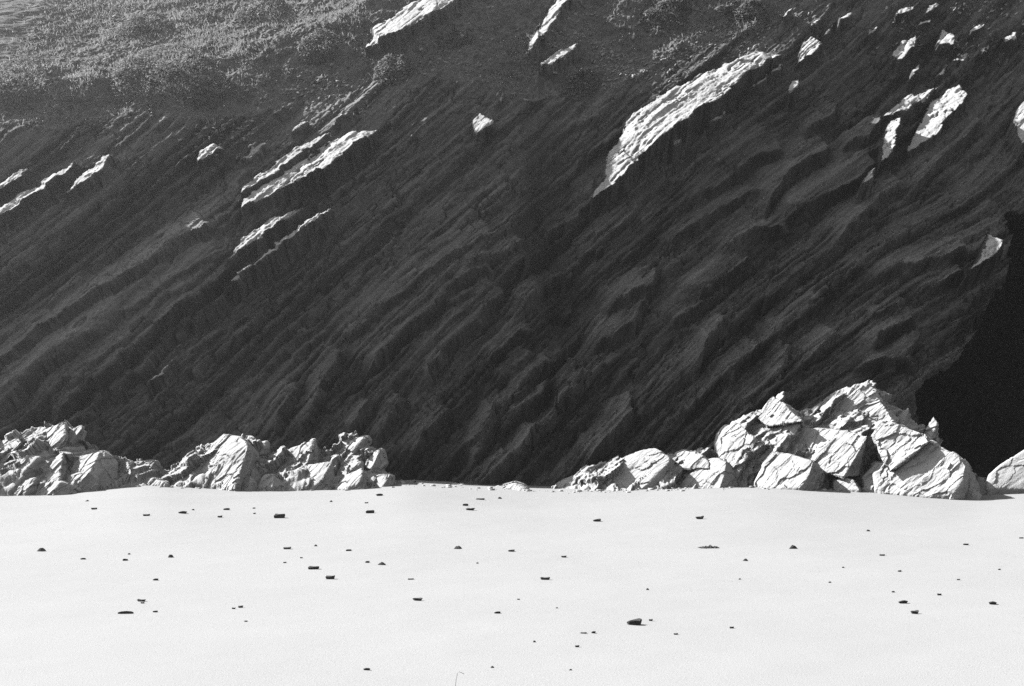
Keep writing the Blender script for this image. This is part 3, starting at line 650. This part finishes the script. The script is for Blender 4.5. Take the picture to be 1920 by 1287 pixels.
def stones(n, lo, hi, seed):
    rg = np.random.default_rng(seed)
    sel = rg.choice(w_.size, n, p=w_); c = P3.reshape(-1, 3)[sel]; nr = NN.reshape(-1, 3)[sel]
    nb = 0.55 * nr + 0.45 * SUNV + rg.normal(0, 0.28, (n, 3)); nb /= np.linalg.norm(nb, axis=1, keepdims=True)
    a = np.array([0.75, 0.25, 0.55]) + rg.normal(0, 0.35, (n, 3)); a -= (a * nb).sum(1, keepdims=True) * nb; a /= np.linalg.norm(a, axis=1, keepdims=True)
    b_ = np.cross(nb, a); sz = lo + (hi - lo) * rg.random((n, 1)) ** 2.2
    J = BOX[None] * (1 + rg.uniform(-0.35, 0.15, (n, 8, 1)))
    V = c[:, None] + nr[:, None] * sz[:, None] * 0.15 + J[..., 0:1] * (a * sz)[:, None] + J[..., 1:2] * (b_ * sz * rg.uniform(.35, .7, (n, 1)))[:, None] + J[..., 2:3] * (nb * sz * rg.uniform(.1, .3, (n, 1)))[:, None]
    return V, c
V, _ = stones(5200, 0.012, 0.085, 5)
F = (np.arange(len(V))[:, None, None] * 8 + BF[None]).reshape(-1, 4)
tag(link('scree', mesh_np('scree', V.reshape(-1, 3), F), M_SCREE), 'small pale stones littering the slope above the cliff', 'scree', kind='stuff')

# leafy shrubs: (photo x, y of the crown, width in photo px, height factor, label)
def surf_at(px, py):
    k = np.argmin((gpx - px) ** 2 + (gpy - py) ** 2)
    return P3.reshape(-1, 3)[k], NN.reshape(-1, 3)[k]
SHRUBS = [
 (35, 165, 150, .45, 'pale leafed shrub at the left edge of the picture, on the slope'),
 (300, 160, 200, .40, 'broad sunlit shrub along the rounded brow of the slope at upper left'),
 (490, 38, 120, .6, 'small leafy shrub with bright crest near the top, left of the topmost pale slab'),
 (395, 178, 90, .5, 'dark round shrub just right of the broad sunlit shrub'),
 (270, 60, 110, .4, 'faint hazy shrub near the top, left of the bright crested shrub'),
 (600, 95, 90, .45, 'low shrub below and left of the topmost pale slab'),
 (850, 80, 90, .4, 'low shrub on the slope between the two topmost pale slabs'),
 (1090, 165, 80, .5, 'dark shrub left of the upper end of the largest sunlit slab'),
 (1245, 40, 100, .55, 'dark bushy shrub above the largest sunlit slab, near the top edge'),
 (1270, 12, 70, .5, 'shrub cut by the top edge of the picture, above the largest slab'),
 (1400, 38, 90, .55, 'dark round shrub above the right end of the largest sunlit slab'),
 (740, 135, 80, .4, 'low shrub on the slope under the topmost pale slab'),
]
for (px, py, wpx, hf, lab) in SHRUBS:
    c, nr = surf_at(px, py); rad = wpx / 2 / 58.0
    root = bpy.data.objects.new('shrub', None); COL.objects.link(root); root.location = Vector(c)
    tag(root, lab, 'shrub', 'low shrubs on the slope')
    n = int(1500 * rad ** 1.3) + 300
    rg = np.random.default_rng(int(px * 7 + py))
    th = rg.uniform(0, 2 * np.pi, n); rr = np.sqrt(rg.random(n)); lump = 0.75 + 0.35 * vnoise(np.cos(th) * rr * 2.5 + px, np.sin(th) * rr * 2.5, 5)
    up = np.array([0, -0.35, 0.94]); ax = np.array([1.0, 0, 0.12]); ay = np.cross(up, ax)
    hgt = np.sqrt(np.clip(1 - rr ** 2, 0, 1)) * 1.5 * hf * rad * lump * (1 - 0.25 * rg.random(n))
    C = ax * (np.cos(th) * rr * rad)[:, None] + ay * (np.sin(th) * rr * rad * 0.55)[:, None] + up * hgt[:, None] + rg.normal(0, 0.02, (n, 3)) + np.array([0, 0, 0.02])
    # follow the slope sideways and upwards
    C = C + np.cross(nr, ax) * 0
    C[:, 2] += (np.sin(th) * rr * rad * 0.55) * 1.0
    nl_ = up + rg.normal(0, 0.6, (n, 3)); nl_ /= np.linalg.norm(nl_, axis=1, keepdims=True)
    a = np.cross(nl_, rg.normal(0, 1, (n, 3))); a /= np.linalg.norm(a, axis=1, keepdims=True); b_ = np.cross(nl_, a)
    sz = rg.uniform(0.028, 0.055, (n, 1))
    V = np.stack([C - a * sz * 1.3, C - b_ * sz * 0.6 + nl_ * sz * .15, C + a * sz * 1.3, C + b_ * sz * 0.6 + nl_ * sz * .15], 1).reshape(-1, 3)
    link('leaves', mesh_np('leaves', V, np.arange(4 * n).reshape(-1, 4)), M_LEAF, root)
    ns = 26; t_ = rg.choice(n, ns); E = C[t_]; b1 = E * np.array([.25, .25, 0]) + rg.normal(0, .03, (ns, 3)) - up * 0.08; sw = np.array([0.012, 0, 0])
    V = np.concatenate([np.stack([b1 - sw, b1 + sw, E + sw * .4, E - sw * .4], 1).reshape(-1, 3), np.stack([b1 - sw[[1, 0, 2]], b1 + sw[[1, 0, 2]], E + sw[[1, 0, 2]] * .4, E - sw[[1, 0, 2]] * .4], 1).reshape(-1, 3)])
    link('stems', mesh_np('stems', V, np.arange(len(V)).reshape(-1, 4)), M_STEM, root)

# ------------------------------------------------------------------ things lying on the sand
def on_sand(px, py):
    r_ = ray(px, py); y = 20.0
    for _ in range(12):
        k = (sand_z1(r_.x / r_.y * y, y) - CAM_H) / r_.z; y = 0.5 * y + 0.5 * k * r_.y
    return Vector((r_.x / r_.y * y, y, sand_z1(r_.x / r_.y * y, y)))
def chip(name, px, py, lpx, tpx, shape, seed):
    rg = random.Random(seed); p = on_sand(px, py + tpx * 0.5); m = p.y / FPX
    L = lpx * m * 0.5; H = tpx * m * 0.92; D = max(L * rg.uniform(.35, .6), H * 0.8)
    n = 12; rings = {'slab': [(0.80, -.25), (0.93, .35), (1.0, .8), (.9, 1.0)], 'mound': [(1.05, -.1), (.85, .35), (.55, .8), (.22, 1.0)],
                     'stick': [(.97, -.2), (1, .3), (1, .75), (.93, 1.0)], 'boat': [(.62, -.25), (.85, .35), (1.0, .85), (.82, .95)]}[shape]
    bm = bmesh.new(); R_ = []
    sk = rg.uniform(-.12, .12) + (.08 if shape != 'mound' else 0); ph = rg.uniform(0, 6)
    pw = 0.45 if shape in ('slab', 'stick') else 0.8
    for (k, z) in rings:
        ring = []
        for i in range(n):
            a = 2 * math.pi * i / n; ca, sa = math.cos(a), math.sin(a)
            ex = math.copysign(abs(ca) ** pw, ca); ey = math.copysign(abs(sa) ** pw, sa)
            q_ = 1 + 0.10 * math.sin(3 * a + ph) + rg.uniform(-.06, .06)
            zz = z * (1 + 0.22 * math.sin(2 * a + ph) * (z > 0)) + sk * ex * 0.8 * (z > .2) + rg.uniform(-.06, .06)
            ring.append(bm.verts.new((ex * L * k * q_, ey * D * k * q_ * (.22 if shape == 'stick' else 1), zz * H)))
        R_.append(ring)
    for a_, b_ in zip(R_[:-1], R_[1:]):
        for i in range(n): bm.faces.new((a_[i], a_[(i + 1) % n], b_[(i + 1) % n], b_[i]))
    bm.faces.new(R_[-1]); bm.faces.new(R_[0][::-1])
    me = bpy.data.meshes.new(name); bm.to_mesh(me); bm.free()
    o = link(name, me, M_PEB); o.location = p; o.rotation_euler.z = rg.uniform(-.25, .25)
    return o
S_, M_, K_, B_ = 'slab', 'mound', 'stick', 'boat'
CHIPS = [
 (164,939,7,2.5,M_,'small dark hump on the sand left of the sand crest, below the leftmost rocks'),
 (176,954,11,3,S_,'short flat slate chip just below the small dark hump at upper left'),
 (274,966,13,3,S_,'thin slate chip on the sand under the crest, left of the boat shaped piece'),
 (343,961,17,4,B_,'boat shaped slate piece on the far sand, left of the wide paler rock'),
 (362,956,5,2,S_,'tiny chip touching distance right of the boat shaped piece on the far sand'),
 (425,955,12,3,S_,'narrow slate sliver right of the boat shaped piece, higher of the two there'),
 (412,969,9,3,S_,'short dark chip right of the boat shaped piece, lower of the two there'),
 (476,953,5,2,S_,'tiny chip left of the thick slate block on the far sand, upper of a pair'),
 (477,963,5,2,S_,'tiny chip left of the thick slate block on the far sand, lower of a pair'),
 (524,968,21,7,S_,'thick tilted slate block on the far sand below the pointed rock fins'),
 (621,940,6,3,M_,'small dark lump close under the second rock group'),
 (78,1031,17,6,M_,'low rounded dark heap alone at the far left of the sand'),
 (156,1048,10,2.5,S_,'thin chip right of the rounded heap at far left'),
 (242,1039,5,2,S_,'tiny chip above a flat slate piece, upper of the little cluster at left'),
 (235,1050,10,3,S_,'flat slate piece lowest in the little cluster at left'),
 (320,1043,11,5,M_,'pointed dark mound on the sand at left, right of the little cluster'),
 (292,1087,10,3,S_,'single flat chip below the pointed mound at left'),
 (265,1126,18,4,B_,'boat shaped slate piece above the long stick at lower left'),
 (267,1130.5,7,2.5,S_,'small chip tucked under the lower boat shaped piece'),
 (236,1149,28,4,K_,'long straight dark stick lying on the sand at lower left'),
 (291,1147,9,2.5,S_,'short chip right of the long straight stick'),
 (451,1138,9,3.5,S_,'larger right one of two chips lying side by side, lower left of centre'),
 (438,1141,7,2.5,S_,'smaller left one of two chips lying side by side, lower left of centre'),
 (461,1165,6,2,S_,'tiny chip below the two chips lying side by side'),
 (538,1028,15,3.5,S_,'narrow slate sliver below the thick tilted block'),
 (592,1023,7,3,M_,'little dark hump right of the narrow sliver, mid sand left of centre'),
 (565,1046,5,2,S_,'tiny chip above the tilted bar shaped slate piece'),
 (534,1055,6,2,S_,'faint tiny chip under the narrow sliver left of centre'),
 (588,1065,21,5,S_,'tilted bar shaped slate piece, upper left of a stubby one'),
 (619,1083,17,6,S_,'stubby thick slate bar left of centre, lowest of its cluster'),
 (712,928,14,4,B_,'lens shaped slate piece close under the sand edge, right of the small block'),
 (687,943,7,2,S_,'tiny broken chip between the lens shaped piece and a flat slab below it'),
 (694,960,16,5,S_,'flat slate slab on the far sand, below the lens shaped piece'),
 (654,1032,11,2.5,S_,'thin short sliver in the middle distance, left of two close chips'),
 (689,1054,8,3,S_,'small left neighbour of the humped slate piece left of centre'),
 (716,1057,16,5,M_,'humped slate piece left of centre with a raised right end'),
 (770,1086,11,2,S_,'very thin faint sliver above the pointed oval piece'),
 (783,1124,19,5,B_,'pointed oval slate piece alone left of the picture centre'),
 (688,1255,14,3.5,B_,'lone flat piece near the bottom edge, left of the dry stalk'),
 (901,936,17,2.5,S_,'thin broken strip on the sand under the low half buried rocks'),
 (937,934,8,3,M_,'small hump right of the thin broken strip under the half buried rocks'),
 (873,947,11,3.5,S_,'short dark bar on the far sand, upper of two stacked in view'),
 (882,955,17,4,B_,'longer slate piece just under the short dark bar on the far sand'),
 (858,1027,16,5,M_,'peaked dark mound with thin ends near the picture centre'),
 (895,1056,4,2,S_,'tiny speck of slate below the peaked mound near the centre'),
 (959,1033,12,3,S_,'flat bar right of the peaked mound near the centre'),
 (933,1149,12,3,S_,'bent thin chip below the picture centre'),
 (972,1124,5,1.8,S_,'tiny chip above and right of the bent thin chip'),
 (923,1251,7,3,M_,'small wedge near the bottom edge, right of the dry stalk'),
 (1022,1085,18,4.5,S_,'long flat dark bar right of centre in the middle distance'),
 (1057,1044,10,3,S_,'small pointed chip above the long flat dark bar'),
 (1120,976,15,4,S_,'curved slate sliver alone on the far sand right of centre'),
 (1044,1140,4,1.8,S_,'tiny speck of slate between the bent thin chip and the biggest block'),
 (1002,1203,6,3,M_,'small dark wedge left of the faint pair, low in the picture'),
 (1094,1187,12,2,S_,'faint thin sliver left of a small chip, below and left of the biggest block'),
 (1113,1186,8,3,S_,'small chip at the right end of the faint thin sliver'),
 (1082,1212,8,3,S_,'small tilted chip below the faint thin sliver'),
 (1070,1256,6,2.5,M_,'small dark lump near the bottom edge right of centre'),
 (1190,1167,27,9,S_,'biggest thick slate block on the near sand, right of centre'),
 (1220,1163,7,3,S_,'small chip right beside the biggest thick block'),
 (1214,1105,6,3,M_,'little dark lump above the biggest thick block'),
 (1267,1189,8,2.5,S_,'small chip lower right of the biggest thick block'),
 (1312,971,16,5,B_,'boat shaped dark stone on the far sand below the round boulder'),
 (1487,1026,16,6,M_,'compact dark mound right of the ragged seaweed clump'),
 (1398,1050,10,4,M_,'small mound between and below the seaweed clump and the compact mound'),
 (1387,1086,4,2,S_,'tiny speck of slate below the small mound right of centre'),
 (1372,1177,8,3,S_,'lone little chip low on the sand right of the biggest block'),
 (1628,995,8,3,M_,'small lump high on the right hand sand below the big outcrop'),
 (1654,1041,10,2.5,S_,'thin flat chip below the small lump on the right hand sand'),
 (1581,1064,4,2,S_,'tiny upper speck of two left of the flat oval stone at right'),
 (1556,1092,5,2,S_,'tiny lower speck of two left of the flat oval stone at right'),
 (1687,1071,7,2.5,S_,'small chip above the flat oval stone, farther one'),
 (1675,1110,6,2.2,S_,'small chip above the flat oval stone, nearer one'),
 (1694,1129,18,5,B_,'flat oval stone on the right hand sand, above the bowl shaped one'),
 (1715,1148,15,6,B_,'bowl shaped dark stone on the right hand sand'),
 (1761,1115,8,3,S_,'small chip right of the flat oval stone'),
 (1797,1087,6,2,S_,'tiny sliver higher right of the flat oval stone'),
 (1811,1021,10,2.5,S_,'thin flat chip on the far right sand, upper of those there'),
 (1874,1068,5,2,S_,'tiny chip near the right edge above the lone flat stone'),
 (1862,1131,15,5,B_,'lone flat stone near the right edge of the sand'),
 (1915,1009,8,2,S_,'sliver cut by the right edge of the picture'),
]
for n_, (px, py, l_, t_, sh, lab) in enumerate(CHIPS):
    nm = {'slab': 'slate_chip', 'mound': 'pebble', 'stick': 'driftwood_stick', 'boat': 'slate_chip'}[sh]
    tag(chip(nm, px, py, l_, t_, sh, 100 + n_), lab, {'slate_chip': 'stone', 'pebble': 'pebble', 'driftwood_stick': 'stick'}[nm], 'dark pieces scattered on the sand')
# ragged seaweed clump: fronds piled in a low heap
p = on_sand(1330, 1028); mm = p.y / FPX
rg = np.random.default_rng(3); V = []; F = []
for k in range(140):
    t = rg.uniform(-1, 1); c = np.array([t * 15 * mm, rg.normal(0, 4 * mm), 0]); h = (5.5 - 3.5 * abs(t - .1)) * mm * (0.75 + .25 * math.sin(t * 9))
    a = np.array([rg.uniform(-6, 6) * mm, rg.normal(0, 3) * mm, 0]); up = np.array([0, 0, h * rg.uniform(.5, 1.1)]); wv = np.array([0, 1.2 * mm, 0.8 * mm])
    b0 = len(V); V += [c - a, c - a + wv, c + up + wv, c + up, c + a + wv, c + a]; F += [[b0, b0 + 1, b0 + 2, b0 + 3], [b0 + 3, b0 + 2, b0 + 4, b0 + 5]]
o = link('seaweed_clump', mesh_np('seaweed_clump', np.array(V), np.array(F)), M_PEB); o.location = p
tag(o, 'ragged dark seaweed clump, widest dark thing on the right hand sand', 'seaweed')
# dry stalk standing in the near sand
p = on_sand(852, 1300); mm = p.y / FPX
cu = [(0, 0), (2, 14), (3, 24), (5, 33), (5, 37), (8, 39), (12, 38), (18, 35)]
bm = bmesh.new(); rings = []
for (x, z) in cu:
    r_ = 0.55 * mm; rings.append([bm.verts.new((x * mm + r_ * math.cos(a), r_ * math.sin(a), z * mm + r_ * .5 * math.cos(a))) for a in (0, 2.1, 4.2)])
for a_, b_ in zip(rings[:-1], rings[1:]):
    for i in range(3): bm.faces.new((a_[i], a_[(i + 1) % 3], b_[(i + 1) % 3], b_[i]))
me = bpy.data.meshes.new('dry_stalk'); bm.to_mesh(me); bm.free()
o = link('dry_stalk', me, rock_mat('stalk', .15, .2)); o.location = p
tag(o, 'thin hooked dry stalk standing in the sand at the bottom edge', 'stalk')

# stones washed along the foot of the rocks
rg = np.random.default_rng(12); n = 420
pxs = np.concatenate([rg.uniform(0, 740, 170), rg.uniform(760, 1040, 40), rg.uniform(1040, 1850, 210)])
yb = np.interp(pxs, CRX, CRY)
C = np.array([on_sand(a, b_ + abs(rg.normal(0, 2.2)) + 1.5) for a, b_ in zip(pxs, yb)])
sz = 0.015 + 0.07 * rg.random((n, 1)) ** 3
ax_ = np.stack([np.cos(rg.uniform(-.6, .6, n)), np.sin(rg.uniform(-.6, .6, n)), np.zeros(n)], -1); ay_ = np.stack([-ax_[:, 1], ax_[:, 0], np.zeros(n)], -1)
J = BOX[None] * (1 + rg.uniform(-.4, .1, (n, 8, 1)))
V = C[:, None] + J[..., 0:1] * (ax_ * sz)[:, None] + J[..., 1:2] * (ay_ * sz * .7)[:, None] + J[..., 2:3] * (np.array([0, 0, 1.0]) * sz * .6)[:, None]
F = (np.arange(n)[:, None, None] * 8 + BF[None]).reshape(-1, 4)
tag(link('rubble', mesh_np('rubble', V.reshape(-1, 3), F), M_FOOT), 'small stones washed along the foot of the rocks', 'rubble', kind='stuff')

# ------------------------------------------------------------------ what each foot rock is called
ROCK_LABELS = [
 'pale rock outcrop cut by the left edge of the picture', 'layered pale outcrop with a high point, in the leftmost rock group', 'small pale fin right of the layered high point, leftmost group',
 'boulder with a dark right face low at the left edge', 'low block in the sand in front of the leftmost boulders', 'narrow upright rock between the left edge boulder and the dark faced one',
 'large boulder with a wide dark six sided face, leftmost group', 'wedge shaped rock in front of the six sided dark face', 'low wedge in the sand left of the six sided dark face',
 'upright block right of the six sided dark face', 'slanting fin at the right end of the leftmost group', 'small rounded rock at the sand crest, right end of the leftmost group',
 'widest pale rock of the second group, with a dark hollow on its right', 'knob shaped rock above the dark hollow, second group', 'low block in the sand under the dark hollow, second group', 'small stone inside the gap right of the dark hollow',
 'pointed fin rising in the middle of the second group', 'low broken rock in the sand left of the pointed fins', 'tallest slanting fin of the second group', 'broad smooth block in front of the two tall fins', 'slanting slab in front of the tallest fin', 'low rock at the sand under the slanting slab', 'narrow pale fin at the right end of the second group', 'small square block alone at the right end of the second group',
 'low half buried rock in the sand, left one of the two in the middle', 'rounded half buried rock in the sand, right one of the two in the middle',
 'long smooth pale mound left of the round boulder', 'rough dome behind the smooth mound and the round boulder', 'round boulder with a dark right side casting a shadow on the sand', 'small dark stone in front of the round boulder',
 'smooth left shoulder of the big right hand outcrop', 'upper left block of the big outcrop beside a dark hollow', 'smooth broad boulder low in the middle of the big outcrop', 'largest smooth block in the centre of the big outcrop', 'rough blocky rock right of the large central block', 'jagged peak, highest rock of the big outcrop', 'small fin at the upper left of the jagged peak',
 'triangular rock with a dark side at the foot of the large central block', 'small rounded boulder at the sand under the large central block', 'rounded rock right of the dark gap in the big outcrop', 'broad rough mound forming the right end of the big outcrop', 'smooth low boulder at the right front corner of the big outcrop', 'small rounded rock left of the right front corner boulder',
 'thin sunlit fin standing out of the shade above the big outcrop, left of two', 'thin sunlit fin standing out of the shade above the big outcrop, right of two', 'smooth pale rock cut by the right edge, in front of the dark hollow']
for o, lab in zip(rock_objs, ROCK_LABELS):
    c_ = o.name.split('.')[0]
    tag(o, lab, {'rock_outcrop': 'rock', 'rock_fin': 'rock', 'rock_mound': 'rock', 'boulder': 'boulder', 'stone': 'stone'}[c_], 'rocks at the foot of the cliff')

# ------------------------------------------------------------------ sea haze
bm = bmesh.new(); bmesh.ops.create_cube(bm, size=1.0)
for v in bm.verts: v.co = Vector((v.co.x * 250, -22 + v.co.y * 206, 19 + v.co.z * 44))
me = bpy.data.meshes.new('haze'); bm.to_mesh(me); bm.free()
hm = bpy.data.materials.new('haze'); hm.use_nodes = True
hn = hm.node_tree.nodes; hn.remove(hn['Principled BSDF'])
pv = hn.new('ShaderNodeVolumePrincipled'); pv.inputs['Color'].default_value = grey(0.9)
pv.inputs['Density'].default_value = 0.0018; pv.inputs['Anisotropy'].default_value = 0.88
hm.node_tree.links.new(pv.outputs[0], hn['Material Output'].inputs['Volume'])
tag(link('haze', me, hm), 'thin sunlit sea haze in front of the cliff', 'haze', kind='stuff')
